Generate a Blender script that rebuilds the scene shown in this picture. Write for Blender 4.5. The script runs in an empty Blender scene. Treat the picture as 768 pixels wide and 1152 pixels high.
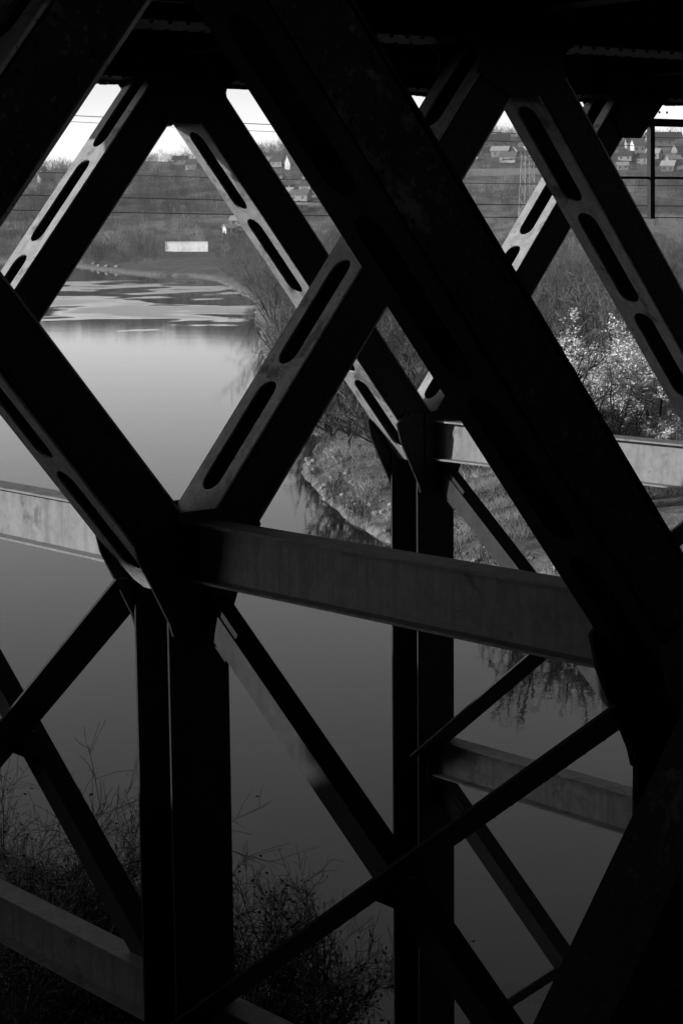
import bpy, bmesh, math, random
import numpy as np
from mathutils import Vector, Matrix
random.seed(7); rng = np.random.default_rng(11)
S = bpy.context.scene; COL = S.collection
# ------------------------------------------------------------------ camera
L = 5.0
YAW, PIT, ROLL, F = .6587, .1429, -.0095, 2293.73
CAMZ = 12.0
CAM = Vector((0, 0, CAMZ))
RT = Vector((math.cos(YAW), -math.sin(YAW), 0)); FW = Vector((math.sin(YAW), math.cos(YAW), 0)); UP = Vector((0, 0, 1))
FD = FW*math.cos(PIT) - UP*math.sin(PIT); UD = UP*math.cos(PIT) + FW*math.sin(PIT)
RX = RT*math.cos(ROLL) + UD*math.sin(ROLL); UX = -RT*math.sin(ROLL) + UD*math.cos(ROLL)
def ray(px, py): return FD + RX*((px-384)/F) + UX*((576-py)/F)
def at(px, py, d): return CAM + ray(px, py)*d
def fan(l, d): return RT*l + FW*d
cam = bpy.data.cameras.new('camera'); co = bpy.data.objects.new('camera', cam); COL.objects.link(co)
cam.sensor_fit = 'HORIZONTAL'; cam.sensor_width = 36; cam.lens = 36*F/768; cam.clip_start = .1; cam.clip_end = 20000
M = Matrix((RX, UX, -FD)).transposed().to_4x4(); M.translation = CAM; co.matrix_world = M
S.camera = co
# ------------------------------------------------------------------ helpers
def tag(o, label=None, cat=None, group=None, kind=None):
    if label: o['label'] = label
    if cat: o['category'] = cat
    if group: o['group'] = group
    if kind: o['kind'] = kind
    return o
def empty(name, loc=(0, 0, 0), rz=0):
    o = bpy.data.objects.new(name, None); COL.objects.link(o); o.location = loc; o.rotation_euler = (0, 0, rz)
    o.empty_display_size = .3
    return o
def link(name, me, mat, parent=None, loc=None, smooth=False):
    o = bpy.data.objects.new(name, me); COL.objects.link(o)
    if mat and not me.materials: me.materials.append(mat)
    if parent: o.parent = parent
    if loc is not None: o.location = loc
    if smooth: me.polygons.foreach_set('use_smooth', [True]*len(me.polygons))
    return o
class MB:
    def __init__(s): s.v = []; s.f = []
    def add(s, vs, fs):
        n = len(s.v); s.v += [tuple(v) for v in vs]; s.f += [tuple(i+n for i in f) for f in fs]; return s
    def box(s, c, ax, ay, az):      # centre and three half-axis vectors
        c, ax, ay, az = map(Vector, (c, ax, ay, az)); vs = []
        for i in (-1, 1):
            for j in (-1, 1):
                for k in (-1, 1): vs.append(c + ax*i + ay*j + az*k)
        return s.add(vs, [(0,1,3,2),(4,6,7,5),(0,4,5,1),(2,3,7,6),(0,2,6,4),(1,5,7,3)])
    def beam(s, a, b, side, w, h, up=None):   # w along 'side', h along the third axis
        a, b = Vector(a), Vector(b); d = b-a; t = d.normalized(); sd = Vector(side); sd = (sd - t*sd.dot(t)).normalized()
        n = t.cross(sd)
        return s.box((a+b)/2, d/2, sd*w/2, n*h/2)
    def tube(s, pts, r, n=6):
        pts = [Vector(p) for p in pts]; vs = []; fs = []
        for i, p in enumerate(pts):
            t = (pts[min(i+1, len(pts)-1)] - pts[max(i-1, 0)]).normalized()
            u = t.orthogonal().normalized() if abs(t.z) > .9 else t.cross(UP).normalized(); w = t.cross(u)
            rr = r[i] if isinstance(r, (list, tuple)) else r
            for k in range(n): vs.append(p + (u*math.cos(2*math.pi*k/n) + w*math.sin(2*math.pi*k/n))*rr)
        for i in range(len(pts)-1):
            for k in range(n): fs.append((i*n+k, i*n+(k+1)%n, (i+1)*n+(k+1)%n, (i+1)*n+k))
        fs.append(tuple(range(n))[::-1]); fs.append(tuple((len(pts)-1)*n+k for k in range(n)))
        return s.add(vs, fs)
    def prism(s, poly, o, ex, ey, ez, th):   # polygon in (ex,ey) at o, extruded along ez by +-th/2
        n = len(poly); vs = []
        for sg in (-.5, .5):
            for x, y in poly: vs.append(o + ex*x + ey*y + ez*(th*sg))
        return s.add(vs, [tuple(range(n))[::-1], tuple(range(n, 2*n))] + [(i, (i+1) % n, n+(i+1) % n, n+i) for i in range(n)])
    def mesh(s, name):
        me = bpy.data.meshes.new(name); me.from_pydata(s.v, [], s.f)
        bm = bmesh.new(); bm.from_mesh(me); bmesh.ops.recalc_face_normals(bm, faces=bm.faces); bm.to_mesh(me); bm.free()
        return me
    def build(s, name, mat, parent=None, smooth=False): return link(name, s.mesh(name), mat, parent, smooth=smooth)
# ------------------------------------------------------------------ materials (all neutral: the photograph is black and white)
def g(v): return (v, v, v, 1)
def mat(name, base, rough=.7, spec=.3):
    m = bpy.data.materials.new(name); m.use_nodes = True; b = m.node_tree.nodes['Principled BSDF']
    b.inputs['Base Color'].default_value = g(base); b.inputs['Roughness'].default_value = rough; b.inputs['Specular IOR Level'].default_value = spec
    return m, m.node_tree, b
def ramp(nt, fac, stops):
    r = nt.nodes.new('ShaderNodeValToRGB'); e = r.color_ramp.elements
    while len(e) < len(stops): e.new(.5)
    for i, (p, v) in enumerate(stops): e[i].position = p; e[i].color = g(v)
    nt.links.new(fac, r.inputs[0]); return r.outputs[0]
def noise(nt, scale, detail=6, rough=.6, coord=None, dist=0):
    n = nt.nodes.new('ShaderNodeTexNoise'); n.inputs['Scale'].default_value = scale; n.inputs['Detail'].default_value = detail
    n.inputs['Roughness'].default_value = rough; n.inputs['Distortion'].default_value = dist
    if coord is not None: nt.links.new(coord, n.inputs['Vector'])
    return n.outputs['Fac']
def geopos(nt, sc=(1, 1, 1), rz=0):
    ge = nt.nodes.new('ShaderNodeNewGeometry'); mp = nt.nodes.new('ShaderNodeMapping'); mp.inputs['Scale'].default_value = sc
    mp.inputs['Rotation'].default_value = (0, 0, rz)
    nt.links.new(ge.outputs['Position'], mp.inputs[0]); return mp.outputs[0]
def mix(nt, a, b, f, op='MIX'):
    m = nt.nodes.new('ShaderNodeMixRGB'); m.blend_type = op
    for s, v in ((0, f), (1, a), (2, b)):
        if isinstance(v, (int, float)): m.inputs[s].default_value = v if s == 0 else g(v)
        else: nt.links.new(v, m.inputs[s])
    return m.outputs[0]
def bump(nt, b, h, st, dist=.02):
    n = nt.nodes.new('ShaderNodeBump'); n.inputs['Distance'].default_value = dist
    if isinstance(st, float): n.inputs['Strength'].default_value = st
    else: nt.links.new(st, n.inputs['Strength'])
    nt.links.new(h, n.inputs['Height']); nt.links.new(n.outputs[0], b.inputs['Normal'])
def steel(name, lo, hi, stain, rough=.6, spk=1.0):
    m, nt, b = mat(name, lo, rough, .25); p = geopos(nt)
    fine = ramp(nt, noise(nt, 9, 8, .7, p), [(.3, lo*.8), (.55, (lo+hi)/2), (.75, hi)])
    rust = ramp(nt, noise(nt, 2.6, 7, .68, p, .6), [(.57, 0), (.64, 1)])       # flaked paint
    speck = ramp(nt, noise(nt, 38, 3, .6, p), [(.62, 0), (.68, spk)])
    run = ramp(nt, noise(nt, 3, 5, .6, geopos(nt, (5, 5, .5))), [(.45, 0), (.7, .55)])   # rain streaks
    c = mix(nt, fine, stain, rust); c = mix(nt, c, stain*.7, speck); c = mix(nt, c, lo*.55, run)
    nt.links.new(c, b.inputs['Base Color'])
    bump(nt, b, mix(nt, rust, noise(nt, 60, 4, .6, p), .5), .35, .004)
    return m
STEEL = steel('painted_steel', .014, .024, .012)
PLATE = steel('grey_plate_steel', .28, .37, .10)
MID = steel('brace_steel', .02, .035, .014)
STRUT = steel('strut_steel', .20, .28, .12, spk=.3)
DARK = steel('sooty_steel', .008, .02, .10, .8)
BLACK = steel('shade_black_steel', .005, .010, .03, .85)  # slotted plates of the nearest diagonal, deck shade put into the colour
def concrete():
    m, nt, b = mat('concrete', .25, .9); p = geopos(nt)
    nt.links.new(ramp(nt, noise(nt, 1.2, 8, .7, p), [(.3, .14), (.7, .3)]), b.inputs['Base Color']); bump(nt, b, noise(nt, 20, 6, .6, p), .4); return m
CONC = concrete()
def ground():
    m, nt, b = mat('river_bank_soil', .1, .95, .1); p = geopos(nt)
    big = noise(nt, .05, 5, .6, p); mid = noise(nt, .55, 7, .72, p, .4); fine = noise(nt, 4, 6, .7, p)
    c = ramp(nt, mid, [(.34, .06), (.47, .13), (.57, .21), (.7, .32)])
    c = mix(nt, c, ramp(nt, big, [(.35, .07), (.65, .18)]), .4)
    c = mix(nt, c, ramp(nt, fine, [(.3, .35), (.7, 1.25)]), .8, 'MULTIPLY')
    # upland (z > 5): darker turf; near the water line: pale silt
    ge = nt.nodes.new('ShaderNodeNewGeometry'); sx = nt.nodes.new('ShaderNodeSeparateXYZ'); nt.links.new(ge.outputs['Position'], sx.inputs[0])
    def mr(a, bb):
        r = nt.nodes.new('ShaderNodeMapRange'); r.inputs[1].default_value = a; r.inputs[2].default_value = bb; nt.links.new(sx.outputs[2], r.inputs[0]); return r.outputs[0]
    c = mix(nt, c, ramp(nt, noise(nt, .03, 8, .72, p), [(.36, .05), (.5, .12), (.62, .26)]), mr(3.2, 6))
    c = mix(nt, ramp(nt, noise(nt, .9, 6, .7, p), [(.35, .07), (.5, .14), (.65, .25)]), c, mr(.15, .75))
    nt.links.new(c, b.inputs['Base Color']); bump(nt, b, mix(nt, mid, fine, .4), .9, .25); return m
GROUND = ground()
def water():
    m, nt, b = mat('river_water', .003, .02, .5); b.inputs['IOR'].default_value = 1.32
    p = geopos(nt)
    rip = noise(nt, 1.6, 4, .55, geopos(nt, (1, 1.0, 1)))
    swell = noise(nt, .22, 3, .5, p)
    # wind lanes: long patches of ruffled water lying across the view
    ge = nt.nodes.new('ShaderNodeNewGeometry'); vd = nt.nodes.new('ShaderNodeVectorMath'); vd.operation = 'DOT_PRODUCT'
    vd.inputs[1].default_value = FW; nt.links.new(ge.outputs['Position'], vd.inputs[0])
    vr = nt.nodes.new('ShaderNodeVectorMath'); vr.operation = 'DOT_PRODUCT'; vr.inputs[1].default_value = RT; nt.links.new(ge.outputs['Position'], vr.inputs[0])
    cx = nt.nodes.new('ShaderNodeCombineXYZ'); nt.links.new(vr.outputs['Value'], cx.inputs[0]); nt.links.new(vd.outputs['Value'], cx.inputs[1])
    mp = nt.nodes.new('ShaderNodeMapping'); mp.inputs['Scale'].default_value = (.06, .045, 1); nt.links.new(cx.outputs[0], mp.inputs[0])
    wob = noise(nt, 1.0, 3, .5, mp.outputs[0], .3)
    def math_(op, a, bb):
        q = nt.nodes.new('ShaderNodeMath'); q.operation = op
        for i_, v_ in enumerate((a, bb)):
            if isinstance(v_, (int, float)): q.inputs[i_].default_value = v_
            else: nt.links.new(v_, q.inputs[i_])
        return q.outputs[0]
    dd = math_('MULTIPLY', math_('ADD', math_('ADD', vd.outputs['Value'], math_('MULTIPLY', vr.outputs['Value'], 1.1)), math_('MULTIPLY', math_('SUBTRACT', wob, .5), 150)), 1/500)
    lf = ramp(nt, dd, [(.0, 0), (.445, 0), (.485, 1), (.545, .9), (.575, 0), (.625, 0), (.66, 1), (.695, .9), (.73, 0)])
    lf = mix(nt, lf, ramp(nt, noise(nt, 1.0, 3, .5, mp.outputs[0], .8), [(.3, .4), (.5, 1)]), 1.0, 'MULTIPLY')
    r = nt.nodes.new('ShaderNodeMapRange'); r.inputs[3].default_value = .01; r.inputs[4].default_value = .13; nt.links.new(lf, r.inputs[0]); nt.links.new(r.outputs[0], b.inputs['Roughness'])
    bump(nt, b, mix(nt, swell, rip, .45), 0.09, .06)
    # in the ruffled lanes short wind waves lean one way: their steeper faces look down the river
    sc = nt.nodes.new('ShaderNodeVectorMath'); sc.operation = 'SCALE'; sc.inputs[0].default_value = -FW; nt.links.new(math_('MULTIPLY', lf, .032), sc.inputs['Scale'])
    ad = nt.nodes.new('ShaderNodeVectorMath'); ad.operation = 'ADD'; nt.links.new(sc.outputs[0], ad.inputs[0]); ad.inputs[1].default_value = (0, 0, 1)
    no = nt.nodes.new('ShaderNodeVectorMath'); no.operation = 'NORMALIZE'; nt.links.new(ad.outputs[0], no.inputs[0])
    nt.links.new(no.outputs[0], [q for q in nt.nodes if q.type == 'BUMP'][0].inputs['Normal'])
    return m
WATER = water()
def veg(name, v, var=.5, rough=.9, ns=.5, nc=.4):
    m, nt, b = mat(name, v, rough, .1); oi = nt.nodes.new('ShaderNodeObjectInfo')
    k = nt.nodes.new('ShaderNodeMapRange'); k.inputs[3].default_value = 1-var; k.inputs[4].default_value = 1+var
    nt.links.new(oi.outputs['Random'], k.inputs[0])
    c = mix(nt, ramp(nt, noise(nt, ns, 4, .6, geopos(nt)), [(.38, v*(1-nc)), (.62, v*(1+nc))]), k.outputs[0], 1.0, 'MULTIPLY')
    if var == 0:
        at_ = nt.nodes.new('ShaderNodeAttribute'); at_.attribute_name = 'tone'; c = mix(nt, c, at_.outputs['Fac'], 1.0, 'MULTIPLY')
    nt.links.new(c, b.inputs['Base Color']); return m
TWIG = veg('bare_twigs', .11); TWIGD = veg('dark_twigs', .055, .3); BARK = veg('bark', .05, .3)
PALE = veg('pale_catkins', .66, .1); GRASS = veg('dry_grass', .32, .2); WOOD = veg('woodland_twigs', .2, 0, .9, .022, .5); WOODD = veg('dark_woodland', .055, 0, .9, .03, .5); SCRUB = veg('scrub_twigs', .11, 0); SHADY = veg('shade_toned_twigs', .012, .2)  # last one: bank bush twigs with their shade put into the colour
def flat(name, v, rough=.8):
    m, nt, b = mat(name, v, rough)
    nt.links.new(ramp(nt, noise(nt, 1.1, 6, .65, geopos(nt)), [(.3, v*.78), (.7, v*1.08)]), b.inputs['Base Color']); return m
WHITE = flat('white_render', .6); CREAM = flat('pale_wall', .33); PALEW = flat('whitewash', .5); GREY = flat('grey_wall', .25); ROOFD = flat('dark_roof', .06); ROOFL = flat('pale_roof', .38); ROOFM = flat('grey_roof', .15)
GLASS = flat('window_glass', .08, .2); WIRE = flat('wire', .02); WPAINT = flat('white_paint', .4)
# ------------------------------------------------------------------ terrain
EDGE = [(0, 40), (20, 26), (40, 12), (55, 9.6), (62, 8.6), (67, 5.6), (71, 3.6), (75.6, 1.85), (81, .56), (87.6, -.53), (97, -1.65), (104, -1.2), (113, -1.0), (118, -2.2), (126, -3.4), (150, -5.2), (205, -7.4), (240, -9.5), (300, -12), (367, -19), (420, -26), (444, -32), (452, -41), (500, -57), (560, -73), (620, -100), (655, -130), (700, -210), (760, -500), (5000, -6000)]
ED, EL = np.array([e[0] for e in EDGE], float), np.array([e[1] for e in EDGE], float)
def sstep(a, b, x):
    t = np.clip((x-a)/(b-a), 0, 1); return t*t*(3-2*t)
_ph = rng.uniform(0, 6.28, (24,)); _kd = rng.uniform(-1, 1, (24, 2))
def fbm(l, d, wl):
    s = 0
    for i in range(12):
        k = _kd[i]*(2**(i//3))*6.28/wl; s = s + np.sin(k[0]*l + k[1]*d + _ph[i])/(1.75**(i//3))
    return s/4.5
def height(l, d):
    l = np.asarray(l, float); d = np.asarray(d, float)
    e = np.interp(d, ED, EL); e = e + .5*fbm(l*0, d, 18)*sstep(90, 130, d) + .14*fbm(l*.6, d, 4.0)*sstep(60, 66, d)
    t = l - e                                       # > 0: right bank / far shore
    t = np.where(d > 380, np.minimum(t, np.maximum(t*.6, 0)+t*0), t)
    bank = -1.5 + 1.75*sstep(-1.6, .1, t) + .55*sstep(.1, 1.6, t) + 1.0*sstep(2, 16, t) + .7*sstep(20, 120, t)
    bank = bank + .16*fbm(l, d, 7)*sstep(.3, 3, t) + .4*fbm(l+40, d, 50)*sstep(4, 30, t)
    dn = 26 - 2.5*sstep(-1, 2, l)                   # near bank under the bridge
    near = 1.1*sstep(.4, -3, d-dn)*1.0 - 1.5 + 1.5*sstep(1.0, -.6, d-dn) + .2*fbm(l, d, 5)*sstep(0, -3, d-dn)
    near = near + ((10.9 + 2.2*sstep(10, 6, d))*sstep(-7.5, -12, l))*sstep(27, 15, d) + .6*fbm(l, d, 9)*sstep(-9, -14, l)*sstep(27, 18, d)  # unseen bluff at the left, added to shade the lower steel
    z = np.where(d < 45, np.maximum(near, bank), bank)
    ang = l/np.maximum(d, 1)
    top = 42.5 + 4*np.sin(ang*21+1.0) + 34*ang + 4*fbm(l, d*0, 160)
    start = 640 - 40*sstep(-.02, .12, ang)
    hill = top*(.42*sstep(start-10, start+150, d) + .58*sstep(start+90, start+400, d)) + 2.2*fbm(l, d, 130)*sstep(start, start+120, d)
    return z + hill*(l > e)
def H1(l, d): return float(height(l, d))
def polar(name, rs, angs, zf, mtl, close):
    A, R = np.meshgrid(angs, rs); l = R*np.sin(A); d = R*np.cos(A); z = zf(l, d)
    P = np.array(RT)[None]*l.ravel()[:, None] + np.array(FW)[None]*d.ravel()[:, None]; P[:, 2] = np.ravel(z)
    n, k = len(rs), len(angs); fs = []
    for i in range(n-1):
        for j in range(k if close else k-1):
            j2 = (j+1) % k; fs.append((i*k+j, i*k+j2, (i+1)*k+j2, (i+1)*k+j))
    me = bpy.data.meshes.new(name); me.from_pydata(P.tolist(), [], fs); 
    o = link(name, me, mtl, smooth=True); return o
a_in = np.linspace(-.25, .25, 260); a_out = np.concatenate([np.linspace(.25, math.pi, 60)[1:], np.linspace(-math.pi, -.25, 60)[1:-1]])
angs = np.concatenate([a_in, a_out])
rs = np.concatenate([[.5], np.geomspace(4, 60, 50), np.linspace(60.5, 140, 150), np.geomspace(141, 700, 170), np.geomspace(710, 1300, 70), np.geomspace(1400, 12000, 18)])
tag(polar('ground', rs, angs, height, GROUND, True), kind='structure')
wm = MB(); wm.add([(-9000, -9000, 0), (9000, -9000, 0), (9000, 9000, 0), (-9000, 9000, 0)], [(0, 1, 2, 3)])
tag(wm.build('river', WATER), kind='structure')
def hit(px, py, d0=40, d1=1600):
    r = ray(px, py); lx, lf = r.dot(RT), r.dot(FW); d = np.linspace(d0, d1, 6000)
    z = CAMZ + r.z/lf*d; h = height(lx/lf*d, d); k = np.argmax(h >= z)
    if h[k] < z[k]: k = len(d)-1
    return lx/lf*d[k], d[k], h[k]
# ------------------------------------------------------------------ bridge
X0, Y0, SA, SB = 1.2773*L, 1.1563*L, .8002*L, .7544*L
ZM, HT, HB = CAMZ - .3965*L, .6262*L, .5619*L
W_ = (Y0, Y0+SA, Y0+SA+SB)
def N(pl, k, z=0): return Vector((X0+k*L, W_[pl], ZM+z))
def T(pl, k, z=0): return Vector((X0+k*L, W_[pl], ZM+HT+z))
U, V, Z = Vector((1, 0, 0)), Vector((0, 1, 0)), Vector((0, 0, 1))
DP = .37
BR = empty('railway_bridge', (X0, Y0, 0))
tag(BR, 'black riveted steel truss bridge with crossing slotted diagonals carrying the deck above the river', 'bridge')
INV = Matrix.Translation((-X0, -Y0, 0))
def bp(mb, name, m, parent=None):
    me = mb.mesh(name); me.transform(INV); return link(name, me, m, parent or BR)
def slotted(mb, o, t, q, n, length, width, th, slots, sl, sw):
    """plate with stadium holes: o start, t along, q across, n outward"""
    cuts = [0] + [(slots[i]+slots[i+1])/2 for i in range(len(slots)-1)] + [length]
    r = sw/2; hw = width/2
    for i, c in enumerate(slots):
        a, b = cuts[i], cuts[i+1]; s0, s1 = c-sl/2+r, c+sl/2-r; inn = []; out = []
        for k in range(9):
            an = -math.pi/2 + math.pi*k/8; inn.append((s1+r*math.cos(an), r*math.sin(an)))
        out += [(s1, -hw), ((s1+b)/2, -hw), (b, -hw), (b, -hw/2), (b, 0), (b, hw/2), (b, hw), ((s1+b)/2, hw), (s1, hw)]
        for k in range(9):
            an = math.pi/2 + math.pi*k/8; inn.append((s0+r*math.cos(an), r*math.sin(an)))
        out += [(s0, hw), ((s0+a)/2, hw), (a, hw), (a, hw/2), (a, 0), (a, -hw/2), (a, -hw), ((s0+a)/2, -hw), (s0, -hw)]
        m = len(inn); vs = [o+t*x+q*y+n*h for h in (0, th) for ring in (inn, out) for x, y in ring]; fs = []
        for k in range(m):
            k2 = (k+1) % m
            fs += [(k, k2, m+k2, m+k), (2*m+k, 3*m+k, 3*m+k2, 2*m+k2), (k, 2*m+k, 2*m+k2, k2), (m+k, m+k2, 3*m+k2, 3*m+k)]
        mb.add(vs, fs)
    return mb
def rivets(mb, pts, n, r=.014, h=.009):
    n = Vector(n).normalized(); u = n.orthogonal().normalized(); w = n.cross(u)
    for p in pts:
        vs = [p + (u*math.cos(k*math.pi/3)+w*math.sin(k*math.pi/3))*r for k in range(6)] + [p + n*h + (u*math.cos(k*math.pi/3)+w*math.sin(k*math.pi/3))*r*.55 for k in range(6)]
        mb.add(vs, [(k, (k+1) % 6, 6+(k+1) % 6, 6+k) for k in range(6)] + [tuple(range(6, 12))])
def diagonal(a, b, t_, slots, eps, web=STEEL, plate=PLATE, lab=None, dp=DP):
    """a = top node, b = bottom node; two channels tied by slotted plates"""
    d = b-a; ln = d.length; t = d.normalized(); n = t.cross(V).normalized()
    if n.dot(U) > 0: n = -n                       # n faces the near (-u) side
    m = MB(); h = dp/2+eps
    for sg in (-1, 1):
        m.beam(a+V*sg*(h-.008), b+V*sg*(h-.008), V, .016, t_-.03)
        for e in (-1, 1):
            m.beam(a+V*sg*(h-.062)+n*e*(t_/2-.012), b+V*sg*(h-.062)+n*e*(t_/2-.012), V, .088, .018)
    for sg in (-1, 1):
        rows = [a + t*(.3+i*.11) + V*sg*h + n*e*(t_/2-.045) for i in range(int((ln-.6)/.11)) for e in (-1, 1)]
        rivets(m, rows, V*sg)
    o = bp(m, 'diagonal', web)
    if lab: o['label'] = lab
    for e in (1, -1):
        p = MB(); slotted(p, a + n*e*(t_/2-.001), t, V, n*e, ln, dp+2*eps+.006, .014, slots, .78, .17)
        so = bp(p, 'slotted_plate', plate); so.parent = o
    return o
up_s = [4.0-(.81+.9*k) for k in (3, 2, 1, 0)]; dn_s = [.85+.87*k for k in range(4)]
TH = .35
# truss nearest the camera
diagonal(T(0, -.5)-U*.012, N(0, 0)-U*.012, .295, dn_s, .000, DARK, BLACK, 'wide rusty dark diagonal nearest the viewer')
diagonal(T(0, -.5)-U*.115, N(0, -1)-U*.115, .26, up_s, .002, DARK)
diagonal(T(0, .5), N(0, 0), .30, up_s, .002, DARK)
# middle truss
diagonal(T(1, -.5)-U*.055, N(1, 0)-U*.055, .335, dn_s, .000)
diagonal(T(1, .5)+U*.045, N(1, 0)+U*.045, .283, up_s, .002)
diagonal(T(1, .5), N(1, 1), .245, dn_s, .000)
diagonal(T(1, 1.5), N(1, 1), .25, up_s, .002)
# farthest truss
diagonal(T(2, -.5), N(2, 0), .30, dn_s, .000)
diagonal(T(2, .5)-U*.05, N(2, 0)-U*.05, .29, up_s, .002)
diagonal(T(2, .5), N(2, 1), .30, dn_s, .000)
diagonal(T(2, 1.5)-U*.09, N(2, 1)-U*.09, .26, up_s, .002)
def post(pl, k):
    b, tp = N(pl, k), N(pl, k, .05); b.z = 1.4; m = MB(); h = DP/2-.003; w = .41
    for sg in (-1, 1):
        m.beam(b+V*sg*(h-.008), tp+V*sg*(h-.008), V, .016, w)
        for e in (1,): m.beam(b+V*sg*(h-.062)+U*e*(w/2-.013), tp+V*sg*(h-.062)+U*e*(w/2-.013), V, .09, .016)
    m.box(((b+tp)/2)+U*(w/2-.035), U*.006, V*(h-.02), Z*((tp.z-b.z)/2))
    rows = [Vector((b.x+e*(w/2-.04), b.y+sg*h, b.z+i*.12)) for i in range(int((tp.z-b.z-.4)/.12)) for e in (-1, 1) for sg in (-1,)]
    rivets(m, rows, -V)
    bp(m, 'post', STEEL)
    f = MB(); f.box((b.x, b.y, .1), U*.55, V*.55, Z*1.305); bp(f, 'footing', CONC)
for pl in (0, 1, 2):
    for k in (0, 1): post(pl, k)
def node_gusset(pl, k):
    c = N(pl, k)
    poly = [(-.19, -.36), (.19, -.36), (.21, -.28), (.34, .06), (.43, .23), (.36, .33), (.13, .34), (-.13, .33), (-.36, .34), (-.45, .25), (-.41, .10), (-.215, -.28)]
    for sg in (-1, 1):
        m = MB(); m.prism(poly, c+V*sg*(DP/2+.016), U, Z, V, .02)
        if sg < 0:
            rivets(m, [c - V*(DP/2+.026) + U*x + Z*z for x in (-.14, -.05, .05, .14) for z in (-.3, -.2, -.1, 0, .1, .2, .3)]
                   + [c - V*(DP/2+.026) + U*(s*x) + Z*(x*1.0+.0) for s in (-1, 1) for x in (.22, .27, .32)], -V)
        bp(m, 'gusset_plate', STEEL)
    m = MB(); m.box(c+Z*.30, U*.13, V*(DP/2-.02), Z*.012); bp(m, 'tie_plate', PLATE)
for pl in (0, 1, 2):
    for k in ((-1, 0, 1) if pl == 0 else (0, 1)): node_gusset(pl, k)
def top_gusset(pl, k, half=False):
    c = T(pl, k); R = [(.09, -.41), (.38, -.26), (.355, -.22), (.345, -.17), (.355, -.13), (.385, -.095), (.43, -.075), (.48, -.066), (.48, .3)]
    Rr = [(-.28, -.44), (-.04, -.44), (.25, -.126), (.34, -.06), (.34, .3)] if (pl, k) == (2, 1.5) else R
    poly = Rr + [(-x, z) for x, z in R[::-1] if (pl, k) != (2, 1.5) or x > .1]
    for sg in (-1, 1):
        m = MB(); m.prism(poly, c+V*sg*(DP/2+.016), U, Z, V, .02)
        if sg < 0: rivets(m, [c - V*(DP/2+.026) + U*x + Z*z for x in (-.3, -.2, -.1, 0, .1, .2, .3) for z in (-.2, -.1, 0, .1)], -V)
        bp(m, 'gusset_plate', STEEL)
for pl in (0, 1, 2):
    for k in (-.5, .5, 1.5): top_gusset(pl, k)
for pl in (0, 1, 2):                                    # top chords: box with a riveted lower flange
    a, b = T(pl, -6.5), T(pl, 6); m = MB()
    m.beam(a+Z*.245, b+Z*.245, V, DP-.02, .60); m.beam(a-Z*.0625, b-Z*.0625, V, DP+.12, .018)
    rivets(m, [a + U*(.1+i*.12) + V*s*.2 - Z*.0715 for i in range(int(12*L/.12)) for s in (-1, 1)], -Z, .018, .014)
    bp(m, 'top_chord', STEEL)
def ibeam(m, a, b, h, fw, vert=Z):
    m.beam(a, b, vert, h-.026, .014); 
    for s in (-1, 1): m.beam(a+vert*s*(h/2-.006), b+vert*s*(h/2-.006), vert, .014, fw)
    return m
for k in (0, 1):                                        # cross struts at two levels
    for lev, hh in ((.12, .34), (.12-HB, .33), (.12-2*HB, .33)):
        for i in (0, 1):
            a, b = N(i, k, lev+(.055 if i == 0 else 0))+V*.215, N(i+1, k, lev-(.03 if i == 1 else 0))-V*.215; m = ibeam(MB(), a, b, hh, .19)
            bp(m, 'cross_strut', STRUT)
            for p, s in ((a, 1), (b, -1)):
                m = MB(); m.box(p+V*s*.006, U*.15, V*.006, Z*(hh/2+.06)); bp(m, 'end_plate', STEEL)
def brace(pl, k, z1, z0, kind):
    """kind 1: high at the far post; kind 2: high at the near post"""
    y0, y1 = W_[pl]+.19, W_[pl+1]-.19; x = X0+k*L; g_ = .15
    if kind == 1: a, b, dx = Vector((x+.02, y1, z1)), Vector((x+.02, y0, z0)), .02
    else: a, b, dx = Vector((x-.1, y0, z1)), Vector((x-.1, y1, z0)), -.1
    t = (b-a).normalized(); n = U.cross(t).normalized(); n = n if n.z > 0 else -n
    m = MB()
    if kind == 1:
        m.beam(a, b, U, .014, g_); m.beam(a+n*(g_/2-.007)+U*(.0785), b+n*(g_/2-.007)+U*(.0785), U, .143, .014)
    else:
        m.beam(a-n*.05-U*.075, b-n*.05-U*.075, U, .33, .014); m.beam(a-n*.015+U*.078, b-n*.015+U*.078, U, .014, .056)
        rivets(m, [a+t*(.3+i*.15)-n*.057+U*q for i in range(int(((b-a).length-.6)/.15)) for q in (-.2, .06)], -n)
    bp(m, 'brace', MID)
    if kind == 1:
        for q, s in ((a, 1), (b, -1)):
            p = MB(); c = q + t*s*.22 + U*.014; p.beam(c-t*.28, c+t*.12, U, .012, .22); bp(p, 'lug_plate', STEEL)
for k in (0, 1):
    for pl in (0, 1):
        for lev in (0, 1):
            zt, zb = ZM-.22-lev*HB, ZM-HB+.0-lev*HB
            brace(pl, k, zt, zb, 1); brace(pl, k, zt+.2, zb+.18, 2)
            m = MB(); c = Vector((X0+k*L-.04, (W_[pl]+W_[pl+1])/2, (zt+zb)/2+.1)); m.box(c, U*.045, V*.10, Z*.08); bp(m, 'crossing_plate', STEEL)
# raking strut low in the near truss (lower right of the picture)
pa, pb = at(800, 700, 8.0), at(560, 1225, 7.6)
pa = Vector((pa.x, Y0-.45, pa.z)); 
def onplane(px, py, y): r = ray(px, py); return CAM + r*(y/r.y)
pa, pb = onplane(859, 785, Y0-.50), onplane(600, 1340, Y0-.50)
m = MB(); m.beam(pa, pb, V, .34, .42)
t = (pb-pa).normalized(); n = t.cross(V)
for e in (-1, 1):
    m.beam(pa-V*.176+n*e*.19, pb-V*.176+n*e*.19, V, .012, .07)
o = bp(m, 'raking_strut', DARK); o['label'] = 'thick dark inclined strut at the lower right'
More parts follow.
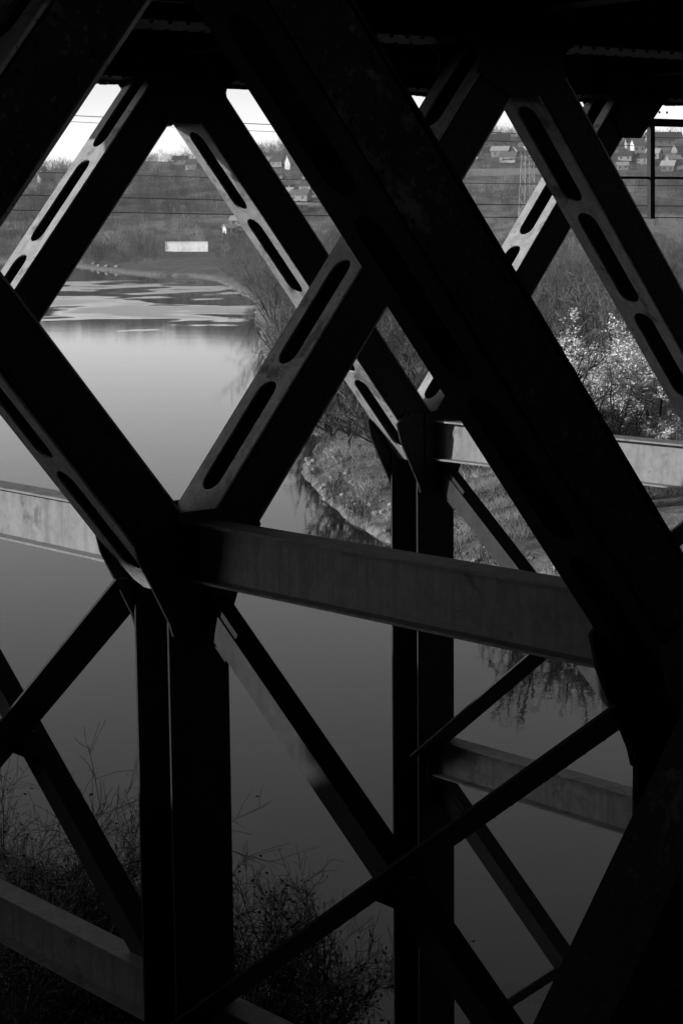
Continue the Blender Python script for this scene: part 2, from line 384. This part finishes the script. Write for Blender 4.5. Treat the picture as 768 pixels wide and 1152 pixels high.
# floor beams, stringers, deck
zc = ZM+HT
for i in range(-10, 14):
    x = X0 + i*L/2; m = ibeam(MB(), Vector((x, -4.5, zc+.33)), Vector((x, W_[2]+1.3, zc+.33)), .42, .24); bp(m, 'floor_beam', STEEL)
for y in (W_[0]+1.1, W_[0]+2.8, W_[1]+1.0, W_[1]+2.7, 1.5, 3.4):
    m = ibeam(MB(), Vector((-30, y, zc+.42)), Vector((44, y, zc+.42)), .22, .16); bp(m, 'stringer', STEEL)
m = MB(); y = -5
while y < W_[2]+1.5: m.box((7, y+.12, zc+.66), U*37, V*.119, Z*.1+Z*random.uniform(-.006, .006)); y += .24
bp(m, 'deck', DARK)
m = MB(); x = -30.0                                       # corrugated fascia along the far edge
while x < 44:
    m.box((x, W_[2]+.262, zc+.2), U*.031, V*.012, Z*(.30+random.uniform(-.004, .004))); x += .074
m.box((7, W_[2]+.262, zc+.22), U*37, V*.009, Z*.29)
bp(m, 'deck_fascia', DARK)
# hanging inspection rail beyond the far truss
yr = W_[2]+.75
h0, h1 = onplane(692, 136, yr), onplane(1150, 150, yr); p0, p1 = onplane(732, 140, yr), onplane(732, 246, yr); r0, r1 = onplane(640, 199, yr), onplane(1150, 203, yr)
m = MB(); m.beam(h0, h1, V, .05, .075); bp(m, 'hanging_rail', STEEL)
m = MB(); m.beam(p0, p1, V, .05, .062); bp(m, 'hanging_rail', STEEL)
m = MB(); m.tube([r0, r1], .014); bp(m, 'hanging_rail', STEEL)
for px in (1000, 1150):
    m = MB(); q = onplane(px, 140, yr); m.beam(q, Vector((q.x, q.y, zc+.5)), V, .05, .06); bp(m, 'rail_hanger', STEEL)
m = MB(); q = h0+U*.05; m.beam(q, Vector((q.x, q.y, zc+.5)), V, .05, .06); bp(m, 'rail_hanger', STEEL)
# unseen wall added behind the viewer to block sky light
m = MB(); m.box((7, -5.4, 6.0), U*44, V*.9, Z*6.75); bp(m, 'added_light_block', DARK)
# ------------------------------------------------------------------ vegetation generators
def prisms(P0, P1, r0, r1):
    """many tapered three-sided twigs as one vertex/face array"""
    P0, P1 = np.asarray(P0, float), np.asarray(P1, float); d = P1-P0; d /= np.linalg.norm(d, axis=1)[:, None]+1e-9
    ref = np.where(np.abs(d[:, 2:3]) > .9, [[1., 0, 0]], [[0, 0, 1.]]); u = np.cross(d, ref); u /= np.linalg.norm(u, axis=1)[:, None]; w = np.cross(d, u)
    V_ = []
    for p, r in ((P0, r0), (P1, r1)):
        for k in range(3):
            a = 2*math.pi*k/3; V_.append(p + (u*math.cos(a)+w*math.sin(a))*np.asarray(r).reshape(-1, 1))
    n = len(P0); vs = np.stack(V_, 1).reshape(-1, 3); b = np.arange(n)[:, None]*6
    f = np.concatenate([b+np.array([k, (k+1) % 3, 3+(k+1) % 3, 3+k]) for k in range(3)])
    return vs, f
def quads(C, size, ):
    n = len(C); a = rng.normal(size=(n, 3)); a /= np.linalg.norm(a, axis=1)[:, None]; b = np.cross(a, rng.normal(size=(n, 3))); b /= np.linalg.norm(b, axis=1)[:, None]
    s = (size*rng.uniform(.6, 1.4, n))[:, None]; vs = np.stack([C-a*s, C-b*s*.55, C+a*s, C+b*s*.55], 1).reshape(-1, 3)
    return vs, np.arange(n)[:, None]*4 + np.arange(4)
def npmesh(name, vs, f):
    me = bpy.data.meshes.new(name); nf = len(f)
    me.vertices.add(len(vs)); me.vertices.foreach_set('co', np.ascontiguousarray(vs, dtype=np.float32).ravel())
    me.loops.add(nf*4); me.loops.foreach_set('vertex_index', np.ascontiguousarray(f, dtype=np.int32).ravel())
    me.polygons.add(nf); me.polygons.foreach_set('loop_start', np.arange(0, nf*4, 4, dtype=np.int32)); me.update(calc_edges=True); me.validate(); return me
def grow(h, stems, spread, levels=3, kids=5, r=.04, droop=0, seed=0, trunk=None):
    R = np.random.default_rng(seed); segs = []; tips = []
    cur = []
    if trunk: 
        p = np.zeros(3); d = np.array([R.normal()*.08, R.normal()*.08, 1.])
        for i in range(4):
            q = p + d*trunk/4; segs.append((p, q, r*2.2*(1-.12*i), r*2.2*(1-.12*(i+1)))); p = q; d = d+R.normal(size=3)*.08
            for _ in range(stems//4+1): cur.append((p, d+R.normal(size=3)*np.array([spread, spread, .2]), (h-trunk)*R.uniform(.45, .8), r))
    else:
        for _ in range(stems):
            a = R.uniform(0, 6.28); s = spread*R.uniform(.1, 1); cur.append((np.array([math.cos(a), math.sin(a), 0])*R.uniform(0, .5)*spread*h*.3, np.array([math.cos(a)*s, math.sin(a)*s, 1.]), h*R.uniform(.5, .85), r*R.uniform(.6, 1.2)))
    for lv in range(levels):
        nxt = []
        for p, d, ln, rr in cur:
            d = d/np.linalg.norm(d); n = 4 if lv < 2 else 2
            for i in range(n):
                q = p + d*ln/n; segs.append((p, q, rr*(1-i/n*.55), rr*(1-(i+1)/n*.55)))
                if lv < levels-1 and (i > 0 or lv > 0):
                    for _ in range(max(1, kids//n+(R.random() < (kids % n)/n))):
                        dd = d*.75 + R.normal(size=3)*.55; dd[2] += .25-droop
                        nxt.append((p+(q-p)*R.random(), dd, ln*R.uniform(.3, .6), rr*.5))
                p = q; d = d + R.normal(size=3)*.16; d[2] -= droop*.25; d = d/np.linalg.norm(d)
            tips.append(p)
        cur = nxt
    s = np.array([np.concatenate([a, b, [c, e]]) for a, b, c, e in segs]); return s, np.array(tips)
def plant(name, seg, tips, twigm, loc, leaf=None, leafm=None, nleaf=0, minr=.006, rz=0):
    big = seg[:, 6] > .03
    root = empty(name, loc, rz)
    st = seg[big] if big.any() else seg[:3]; vs, f = prisms(st[:, :3], st[:, 3:6], st[:, 6], st[:, 7]); link('trunk', npmesh('trunk', vs, f), BARK, root)
    tw = seg[~big]; vs, f = prisms(tw[:, :3], tw[:, 3:6], np.maximum(tw[:, 6], minr), np.maximum(tw[:, 7], minr))
    link('crown', npmesh('crown', vs, f), twigm, root)
    if nleaf:
        T_ = tw[rng.integers(0, len(tw), nleaf)]; C = T_[:, :3] + (T_[:, 3:6]-T_[:, :3])*rng.random((nleaf, 1)) + rng.normal(size=(nleaf, 3))*.07
        vs, f = quads(C, leaf); link('leaves', npmesh('leaves', vs, f), leafm, root)
    return root
def copy_tree(o):
    c = o.copy(); COL.objects.link(c)
    for ch in list(o.children): d = ch.copy(); COL.objects.link(d); d.parent = c
    return c
def put(o, l, d, s=1, rz=None):
    p = fan(l, d); o.location = (p.x, p.y, H1(l, d)-.05); o.scale = (s, s, s*random.uniform(.85, 1.15)); o.rotation_euler.z = random.uniform(0, 6.28) if rz is None else rz
def lat(px, d): return (px-384)/F*d
# pale tree
seg, tips = grow(6.8, 26, .75, 4, 5, .07, .05, 3)
pt = plant('pale_tree', seg, tips, TWIG, (0, 0, 0), .05, PALE, 85000, .008); put(pt, lat(728, 86), 86, .76); pt.scale = (1.3, 1.3, .8)
tag(pt, 'round tree bright with pale catkins behind the lit cross strut at the right', 'tree')
# scrub on the river flat
protos = []
for i in range(6):
    seg, tips = grow(random.uniform(4.5, 6.8), 18, random.uniform(.5, .8), 3 if i % 2 else 4, 5 if i % 2 else 4, .05, 0, 20+i)
    o = plant('bare_shrub', seg, tips, (TWIG, TWIGD)[i == 2], (0, 0, 0), minr=.013); protos.append(o)
cnt = 0; used = set()
SH = 'leafless grey shrub in the scrub covering the flat beyond the right bank'
spots = []
while len(spots) < 240:
    d = 100*math.exp(random.uniform(0, 1.25)); px = random.uniform(300, 800); l = lat(px, d); e = float(np.interp(d, ED, EL))
    if l < e+1.5: continue
    if d < 104 and 385 < px < 690: continue                       # open grass beside the inlet
    spots.append((l, d, random.uniform(.55, 1.15)))
for i, (l, d, s) in enumerate(spots):
    o = protos[i] if i < 6 else copy_tree(protos[i % 6]); put(o, l, d, s); tag(o, SH, 'shrub', 'leafless shrubs on the river flat')
def special(px, d, h, label, seed, twm=TWIG, name='bare_tree', spread=.8, stems=14, cat='tree', trunk=None, lv=4, l=None, kids=5, leaf=0, r=.06, minr=.011):
    seg, tips = grow(h, stems, spread, lv, kids, r, .02, seed, trunk)
    o = plant(name, seg, tips, twm, (0, 0, 0), .03, twm, leaf, minr=minr); put(o, lat(px, d) if l is None else l, d); tag(o, label, cat); return o
special(372, 106, 4.0, 'twisted dark tree leaning over the small inlet behind the middle diagonal', 51, TWIGD, trunk=1.2, spread=.9)
special(352, 122, 5.0, 'leafless tree on the bank behind the inlet, beside the slotted diagonal', 52, TWIGD, trunk=1.0)
special(330, 150, 5.5, 'leafless waterside tree rising between the two slotted diagonals', 53, TWIG, spread=1.)
special(312, 225, 8.5, 'pale leafless willow overhanging the river where the banks narrow', 54, TWIG, spread=.9, stems=20)
special(300, 300, 8.0, 'leafless willow at the water edge, farthest of the overhanging ones', 55, TWIG, spread=.9, stems=18)
special(560, 128, 7.5, 'slender leafless tree with upright branches beside the wide near diagonal', 56, TWIGD, trunk=2.5, spread=.6)
special(628, 118, 6.5, 'dark leafless tree directly left of the pale blossoming tree', 57, TWIGD, spread=.7, stems=22)
special(505, 165, 7.0, 'leafless tree seen through the gap under the far truss node', 58, TWIG, trunk=2., spread=.7)
special(744, 128, 5.0, 'leafless bush behind the pale tree at the right edge', 59, TWIG, spread=.8)
special(690, 84, 2.6, 'low tangled bush under the lit cross strut at the right', 60, TWIGD, spread=1., cat='shrub', name='low_bush')
special(750, 82, 2.4, 'low bush at the right edge below the lit cross strut', 61, TWIG, spread=1., cat='shrub', name='low_bush')
special(612, 77, 7.2, 'tall thin dark tree at the water, behind the wide near diagonal, mirrored below the strut', 81, TWIGD, trunk=3.0, spread=.5, r=.085)
special(648, 76, 6.6, 'second thin dark tree at the water behind the lower part of the wide near diagonal', 82, TWIGD, trunk=2.6, spread=.5, r=.085)
special(586, 79, 6.0, 'slim dark tree at the water behind the middle of the wide near diagonal', 83, TWIGD, trunk=2.0, spread=.5, r=.08)
special(394, 99, 5.6, 'dark leafless tree on the bank in the gap left of the far vertical post', 84, TWIGD, trunk=1.6, spread=.7)
special(424, 94, 4.6, 'leafless tree touching the left edge of the far vertical post', 85, TWIG, trunk=1.2, spread=.7)
special(684, 74, 5.0, 'thin leafless tree at the water edge right of the near diagonal', 86, TWIGD, trunk=1.6, spread=.6, r=.08)
# bushes on the near bank, bottom left and centre
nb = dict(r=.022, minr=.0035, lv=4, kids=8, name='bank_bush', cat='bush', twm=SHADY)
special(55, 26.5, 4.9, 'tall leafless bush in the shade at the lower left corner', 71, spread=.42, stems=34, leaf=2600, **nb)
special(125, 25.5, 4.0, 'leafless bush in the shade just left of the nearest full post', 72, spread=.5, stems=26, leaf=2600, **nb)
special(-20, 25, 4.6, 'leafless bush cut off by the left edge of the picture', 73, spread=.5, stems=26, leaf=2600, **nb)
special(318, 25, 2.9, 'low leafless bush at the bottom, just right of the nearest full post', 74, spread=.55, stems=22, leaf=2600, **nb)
# masses: far scrub and hillside woods
def mass(name, n, dist, mtl, hmin, hmax, twigs, label, wide):
    Ls, Ds, Hs = dist(n); B = np.array(RT)[None]*Ls[:, None] + np.array(FW)[None]*Ds[:, None]; B[:, 2] = height(Ls, Ds)-.2
    hh = rng.uniform(hmin, hmax, len(Ls)); idx = np.repeat(np.arange(len(Ls)), twigs); h = hh[idx]; n_ = len(idx)
    base = B[idx]; q = rng.normal(size=(n_, 3)); q /= np.linalg.norm(q, axis=1)[:, None]; q *= (rng.random(n_)**.4)[:, None]
    lump = rng.uniform(.7, 1.3, len(Ls))[idx]*wide
    c = base.copy(); c[:, :2] += q[:, :2]*(.42*h*lump)[:, None]; c[:, 2] += h*(.52 + .46*q[:, 2])
    dr = q*np.array([.8, .8, .3]) + rng.normal(size=(n_, 3))*.3; dr[:, 2] += .9; dr /= np.linalg.norm(dr, axis=1)[:, None]
    ln = h*rng.uniform(.10, .26, n_); p0 = c - dr*(ln*.5)[:, None]; p1 = c + dr*(ln*.5)[:, None]
    tr = np.arange(n_) % twigs == 0; p0[tr] = base[tr]; p1[tr] = base[tr] + np.array([0, 0, 1.])*(h[tr]*.8)[:, None]
    r = .010*np.sqrt(Ds[idx]/200)*np.sqrt(h/4)*(1+1.0*tr)
    vs, f = prisms(p0, p1, r*1.1, r*.6); me = npmesh(name, vs, f); o = link(name, me, mtl)
    at_ = me.attributes.new('tone', 'FLOAT', 'POINT'); tn = np.exp(rng.normal(0, .5, len(Ls)))[idx]; at_.data.foreach_set('value', np.repeat(tn, 6).astype(np.float32))
    tag(o, label, None, None, 'stuff'); return o
def flat_dist(n):
    d = 250*np.exp(rng.uniform(0, 1.02, n*3)); l = rng.uniform(-.06, .2, n*3)*d; k = (l > np.interp(d, ED, EL)+3); return l[k][:n], d[k][:n], 0
def hill_dist(dark):
    def f(n):
        d = rng.uniform(560, 1090, n*6); a = rng.uniform(-.24, .24, n*6); l = a*d; e = np.interp(d, ED, EL)
        m = fbm(l+500*dark, d, 150) + .25*rng.normal(size=len(d)); ok = (l > e+6) & (m > (-.02 if dark else -.15))
        for hx, hd in HOUSES_LD: ok &= ~((np.abs(l-hx*d/hd) < 6) & (d < hd+4) & (d > hd-26))
        ok &= ~((np.abs(l-BOAT[0]*d/BOAT[1]) < 9) & (d < BOAT[1]+5))
        return l[ok][:n], d[ok][:n], 0
    return f
def shore_dist(n):
    d = rng.uniform(440, 640, n*6); l = rng.uniform(-.2, .0, n*6)*d; e = np.interp(d, ED, EL); k = (l > e+2.5) & (fbm(l, d, 40) > .0); k &= ~((np.abs(l-BOAT[0]*d/BOAT[1]) < 10) & (d < BOAT[1]+4)); return l[k][:n], d[k][:n], 0
# ------------------------------------------------------------------ houses on the hill (pixel of the base centre, size in metres)
HS = [ # px, py, width, depth, wall h, roof h, wall, roof, turn, label
 (66, 187, 10, 8, 3.4, 3.0, CREAM, ROOFL, .3, 'pale house with wide light roof on the hill at the far left'),
 (44, 196, 8, 7, 3.0, 2.4, GREY, ROOFD, -.4, 'small grey house with dark roof, leftmost on the hill'),
 (84, 171, 14, 9, 4.6, 3.6, GREY, ROOFM, .2, 'large grey house on the skyline at the far left'),
 (106, 181, 7, 6, 2.8, 2.2, CREAM, ROOFD, .8, 'small pale house beside the slotted diagonal at the left'),
 (203, 184, 9, 7, 3.0, 2.2, GREY, ROOFD, -.2, 'low dark roofed house on the skyline under the top node'),
 (302, 186, 15, 8, 3.0, 2.2, GREY, ROOFL, .1, 'long low building with pale roof near the skyline left of the wide diagonal'),
 (329, 190, 7, 7, 4.2, 4.2, PALEW, ROOFL, .5, 'white house with steep pale gable beside the wide diagonal'),
 (314, 187, 8, 8, 3.6, 4.0, GREY, ROOFD, -.5, 'dark house with steep roof left of the white gabled house'),
 (309, 200, 9, 7, 2.6, 2.2, PALEW, ROOFM, .0, 'small white house in the middle of the terraced hillside'),
 (318, 212, 12, 6, 2.2, 1.5, GREY, ROOFM, .3, 'low grey shed on the terraced hillside'),
 (346, 214, 7, 6, 2.8, 2.4, CREAM, ROOFD, -.6, 'small pale house touching the edge of the wide diagonal'),
 (331, 236, 12, 8, 2.4, 1.2, GREY, ROOFL, .25, 'low building with bright roof lowest on the terraced hillside'),
 (258, 262, 5, 5, 2.6, 1.6, WHITE, ROOFL, .4, 'little white house on the slope above the long white boathouse'),
 (267, 253, 6, 5, 2.4, 1.8, CREAM, ROOFL, -.2, 'pale hut uphill of the little white house by the river'),
 (545, 178, 11, 8, 3.4, 3.0, CREAM, ROOFD, .2, 'pale house left of the white pylon on the hill'),
 (572, 182, 9, 8, 3.2, 2.4, PALEW, ROOFM, -.3, 'white house just left of the top of the pylon'),
 (556, 166, 18, 10, 4.0, 4.2, GREY, ROOFD, .1, 'broad dark house on the skyline between two diagonals'),
 (582, 174, 6, 6, 2.6, 2.0, PALEW, ROOFL, .6, 'tiny white house highest beside the pylon'),
 (717, 173, 7, 7, 6.0, 3.0, WHITE, ROOFM, .2, 'tall white house left of the hanging post'),
 (746, 164, 22, 10, 4.4, 4.2, GREY, ROOFD, .05, 'wide dark roofed house on the skyline at the right edge'),
 (704, 180, 8, 7, 2.8, 2.4, CREAM, ROOFD, -.4, 'pale house leftmost in the gap at the upper right'),
 (757, 184, 8, 6, 2.8, 2.2, GREY, ROOFL, .3, 'grey house with light roof at the right edge of the hill'),
 (700, 190, 6, 5, 2.2, 1.6, PALEW, ROOFL, -.1, 'small white shed lowest in the gap at the upper right'),
]
HOUSES_LD = []
def house(px, py, w, dp, wh, rh, wm_, rm_, turn, label, flat_roof=False, name='house', cat='house'):
    if not flat_roof: w, dp, wh, rh = w*.7, dp*.7, wh*.7, rh*.7
    l, d, z = hit(px, py, 300); HOUSES_LD.append((l, d)); p = fan(l, d)
    o = empty(name, (p.x, p.y, z-.3), -YAW+turn); tag(o, label, cat, None if flat_roof else 'houses on the far hill')
    m = MB(); hw, hd = w/2, dp/2; wh += .3
    if flat_roof: m.box((0, 0, wh/2), U*hw, V*hd, Z*wh/2)
    else:
        vs = [(-hw, -hd, 0), (hw, -hd, 0), (hw, hd, 0), (-hw, hd, 0), (-hw, -hd, wh), (hw, -hd, wh), (hw, hd, wh), (-hw, hd, wh), (-hw, 0, wh+rh), (hw, 0, wh+rh)]
        m.add(vs, [(0, 1, 5, 4), (2, 3, 7, 6), (1, 2, 6, 9, 5), (3, 0, 4, 8, 7)])
    m.build('wall', wm_, o)
    m = MB()
    if flat_roof: m.box((0, 0, wh+.1), U*(hw+.25), V*(hd+.25), Z*.09)
    else:
        for s in (-1, 1):
            e0, r0 = Vector((0, s*(hd+.45), wh-.45*rh/hd+.12)), Vector((0, 0, wh+rh+.12)); c = (e0+r0)/2
            m.box(c, U*(hw+.4), (r0-e0)/2, Vector((0, 0, .09)))
    r = m.build('roof', rm_, o)
    if not flat_roof and w > 5.2:
        m = MB(); m.box((hw*.4, hd*.2, wh+rh-.1), U*.35, V*.35, Z*1.0); c = m.build('chimney', ROOFM, r)
    n = 0 if flat_roof else max(2, int(w/3.2))
    for i in range(n):
        x = -hw + (i+.5)*w/n; m = MB(); m.box((x, -hd-.02, wh*.55), U*.42, V*.03, Z*.45); m.build('window', GLASS, o)
    return o
for h in HS: house(*h)
for i, (px, py) in enumerate(((52, 205), (70, 176), (96, 190), (128, 178), (218, 190), (232, 180), (284, 200), (297, 208), (322, 222), (338, 226), (350, 203), (306, 223), (528, 172), (540, 168), (563, 176), (592, 168), (724, 184), (735, 178), (764, 172), (710, 166), (752, 192))):
    house(px, py, random.uniform(7, 11), 7, random.uniform(2.4, 4), random.uniform(2, 3.2), (GREY, CREAM, GREY, PALEW)[i % 4], (ROOFM, ROOFD, ROOFL)[i % 3], random.uniform(-.7, .7), 'small gabled house, one of the many scattered over the far hillside')
house(218, 281.5, 16.5, 8, 2.7, 0, WHITE, ROOFL, -.55, 'long low bright white boathouse with flat roof by the far shore', True, 'boathouse', 'boathouse')
BOAT = HOUSES_LD[-1]
# chimney stack, long pale wall, pylon
def stack(px, py, h, r, label):
    l, d, z = hit(px, py, 300); p = fan(l, d); m = MB(); m.tube([p+Z*(z-1), p+Z*(z+h*.55), p+Z*(z+h*.97), p+Z*(z+h*.97), p+Z*(z+h)], [r, r*.86, r*.74, r*.92, r*.92], 14)
    tag(m.build('chimney_stack', GREY), label, 'chimney')
stack(173, 176, 8.5, 1.0, 'slim grey chimney stack on the skyline under the top node')
l, d, z = hit(568, 197, 300); p = fan(l, d); m = MB(); m.box(p+Z*(z+1.0), RT*16, FW*.25, Z*1.6); w_ = m
tag(w_.build('long_wall', CREAM), 'long pale wall below the houses, left of the pylon', 'wall'); HOUSES_LD.append((l, d)); HOUSES_LD.append((l-9, d)); HOUSES_LD.append((l+9, d))
def pylon(px, py, top, label):
    l, d, z = hit(px, py, 100); d = min(d, 420); l = lat(px, d); z = H1(l, d); p = fan(l, d); zt = (at(px, top, d)).z; h = zt-z
    o = empty('lattice_pylon', (p.x, p.y, z), -YAW+.4); tag(o, label, 'pylon'); m = MB(); b0, b1 = h*.075, h*.04
    def cn(s, t, zz): b = b0+(b1-b0)*zz/h; return Vector((s*b, t*b, zz))
    for s in (-1, 1):
        for t in (-1, 1): lm = MB(); lm.tube([cn(s, t, -.3), cn(s, t, h)], .07, 4); lm.build('leg', WPAINT, o)
    K = 8
    for i in range(K):
        za, zb = h*i/K, h*(i+1)/K
        for (s, t), (s2, t2) in (((-1, -1), (1, -1)), ((1, -1), (1, 1)), ((1, 1), (-1, 1)), ((-1, 1), (-1, -1))):
            m.tube([cn(s, t, za), cn(s2, t2, zb)], .035, 4); m.tube([cn(s2, t2, za), cn(s, t, zb)], .035, 4)
    m.build('lattice', WPAINT, o)
    m = MB()
    for zz in (h*.62, h*.96):
        for s in (-1, 1): m.tube([(0, 0, zz+.5), (s*h*.26, 0, zz)], .08, 4); m.tube([(0, 0, zz), (s*h*.26, 0, zz)], .08, 4)
    m.build('crossarm', WPAINT, o)
pylon(594, 234, 175, 'white lattice pylon standing in the scrub between two diagonals')
mass('far_scrub', 1500, flat_dist, SCRUB, 1.8, 4.6, 90, 'grey scrub on the flat towards the far hill', 1.0)
mass('hillside_woodland', 2400, hill_dist(0), WOOD, 3.0, 7.0, 80, 'leafless woodland covering the far hillside', 1.0)
mass('dark_woodland', 2300, hill_dist(1), WOODD, 4, 9.5, 70, 'darker tree clumps among the houses of the far hillside', 1.1)
mass('shore_scrub', 420, shore_dist, SCRUB, .8, 2.4, 90, 'low scrub along the far shore', 1.6)
# rough grass on the open bank
n = 22000; d = rng.uniform(62, 135, n*2); l = rng.uniform(-3, 24, n*2); k = l > np.interp(d, ED, EL)+.55; l, d = l[k][:n], d[k][:n]; k = fbm(l, d, 6) > -.1; l, d = l[k], d[k]
B = np.array(RT)[None]*l[:, None]+np.array(FW)[None]*d[:, None]; B[:, 2] = height(l, d)-.03; B = np.repeat(B, 5, 0); B[:, :2] += rng.normal(size=(len(B), 2))*.09
tp = B.copy(); tp[:, :2] += rng.normal(size=(len(B), 2))*.14; tp[:, 2] += rng.uniform(.12, .42, len(B))
vs, f = prisms(B, tp, np.full(len(B), .014), np.full(len(B), .004)); tag(link('rough_grass', npmesh('rough_grass', vs, f), GRASS), 'dry rough grass on the open river bank', None, None, 'stuff')
# reeds and dead stalks along the near inlet's edge, and stones in the mud
n = 4500; d = rng.uniform(60, 150, n); l = np.interp(d, ED, EL) + rng.normal(.35, .45, n); k = (fbm(l*3, d, 7) > -.05) & (l > np.interp(d, ED, EL)-.5); l, d = l[k], d[k]
B = np.array(RT)[None]*l[:, None]+np.array(FW)[None]*d[:, None]; B[:, 2] = height(l, d)-.05; tp = B.copy(); tp[:, :2] += rng.normal(size=(len(B), 2))*.13; tp[:, 2] += rng.uniform(.15, .75, len(B))
vs, f = prisms(B, tp, np.full(len(B), .013), np.full(len(B), .005)); tag(link('reeds', npmesh('reeds', vs, f), TWIG), 'dead reeds and stalks along the edge of the river', None, None, 'stuff')
for i in range(46):
    d = random.uniform(66, 104); l = float(np.interp(d, ED, EL))+random.uniform(-.25, 1.3); bm = bmesh.new(); bmesh.ops.create_icosphere(bm, subdivisions=2, radius=random.uniform(.07, .22))
    for v in bm.verts: v.co *= random.uniform(.8, 1.15); v.co.z *= .6
    me = bpy.data.meshes.new('stone'); bm.to_mesh(me); bm.free(); o = link('stone', me, GREY); p = fan(l, d); o.location = (p.x, p.y, max(H1(l, d), -.05)+.02); o.rotation_euler.z = random.uniform(0, 6)
    tag(o, 'small grey stone in the mud at the edge of the inlet', 'stone', 'stones along the edge of the inlet')
# pale boulders along the far shore
for i in range(9):
    d = 505+i*9+random.uniform(-3, 3); l = float(np.interp(d, ED, EL))+random.uniform(1.5, 5); bm = bmesh.new(); bmesh.ops.create_icosphere(bm, subdivisions=2, radius=random.uniform(.4, .9))
    for v in bm.verts: v.co *= random.uniform(.8, 1.15); v.co.z *= .55
    me = bpy.data.meshes.new('boulder'); bm.to_mesh(me); bm.free(); o = link('boulder', me, GREY); p = fan(l, d); o.location = (p.x, p.y, H1(l, d)+.1)
    tag(o, 'pale boulder on the muddy edge of the far shore at the left', 'boulder', 'boulders on the far shore')
# overhead wires beside the bridge
WL = [((27, 219), (337, 226.5), 'middle one of the three low wires crossing in front of the hillside'), ((17, 236), (337, 242), 'lowest of the three low wires crossing in front of the hillside'), ((50, 193.5), (225, 199), 'upper one of the three low wires crossing in front of the hillside'), ((91, 130), (300, 139.5), 'topmost wire crossing the pale sky'), ((91, 137), (300, 147.5), 'lower wire crossing the pale sky')]
for (a, b, lab), th in zip(WL, (.016, .016, .011, .012, .008)):
    A, B_ = at(*a, 64), at(*b, 62); dr = (B_-A); pts = [A + dr*t + Z*(dr.length*t*(t-1))*dr.length*.0006 for t in np.linspace(-9, 10, 60)]
    m = MB(); m.tube(pts, th, 5); tag(m.build('overhead_wire', WIRE), lab, 'wire', 'overhead wires')
# ------------------------------------------------------------------ air
m = MB(); m.box((0, 0, 40), U*13500, V*13500, Z*43); hm = bpy.data.materials.new('haze'); hm.use_nodes = True; nt = hm.node_tree
nt.nodes.remove(nt.nodes['Principled BSDF']); pv = nt.nodes.new('ShaderNodeVolumePrincipled'); pv.inputs['Color'].default_value = g(.9); pv.inputs['Density'].default_value = .00013; pv.inputs['Anisotropy'].default_value = .2
nt.links.new(pv.outputs[0], nt.nodes['Material Output'].inputs['Volume'])
tag(m.build('haze', hm), 'thin pale haze over the river valley', None, None, 'stuff')
# ------------------------------------------------------------------ light
SUN_AZ_DIR = Vector((-.90, .45, 0)).normalized(); EL_ = math.radians(16.5)
sd = SUN_AZ_DIR*math.cos(EL_) + Z*math.sin(EL_)
sl = bpy.data.lights.new('sun', 'SUN'); sl.energy = 2.0; sl.angle = math.radians(.5); so = bpy.data.objects.new('sun', sl); COL.objects.link(so)
so.rotation_euler = sd.to_track_quat('Z', 'Y').to_euler(); so.location = (0, 0, 60)
w = bpy.data.worlds.new('World'); S.world = w; w.use_nodes = True; nt = w.node_tree; bg = nt.nodes['Background']
sk = nt.nodes.new('ShaderNodeTexSky'); sk.sky_type = 'NISHITA'; sk.sun_disc = False; sk.sun_elevation = EL_; sk.sun_rotation = math.atan2(SUN_AZ_DIR.x, SUN_AZ_DIR.y)
sk.air_density = .5; sk.dust_density = .3
sp = nt.nodes.new('ShaderNodeSeparateColor'); nt.links.new(sk.outputs[0], sp.inputs[0])      # red-filter black and white
cb = nt.nodes.new('ShaderNodeCombineColor')
cl = nt.nodes.new('ShaderNodeMath'); cl.operation = 'MINIMUM'; nt.links.new(sp.outputs[0], cl.inputs[0]); cl.inputs[1].default_value = 16.0
dv = nt.nodes.new('ShaderNodeMath'); dv.operation = 'MULTIPLY'; nt.links.new(cl.outputs[0], dv.inputs[0]); dv.inputs[1].default_value = 1/2.9
pw = nt.nodes.new('ShaderNodeMath'); pw.operation = 'POWER'; nt.links.new(dv.outputs[0], pw.inputs[0]); pw.inputs[1].default_value = 1.25
gn = nt.nodes.new('ShaderNodeMath'); gn.operation = 'MULTIPLY'; nt.links.new(pw.outputs[0], gn.inputs[0]); gn.inputs[1].default_value = 2.9
for i in range(3): nt.links.new(gn.outputs[0], cb.inputs[i])
nt.links.new(cb.outputs[0], bg.inputs[0]); bg.inputs[1].default_value = .15
S.view_settings.view_transform = 'Standard'; S.view_settings.look = 'None'; S.view_settings.exposure = 1.2; S.view_settings.gamma = 1
S.cycles.use_denoising = True; S.cycles.max_bounces = 6; S.cycles.diffuse_bounces = 3; S.cycles.caustics_reflective = False; S.cycles.caustics_refractive = False
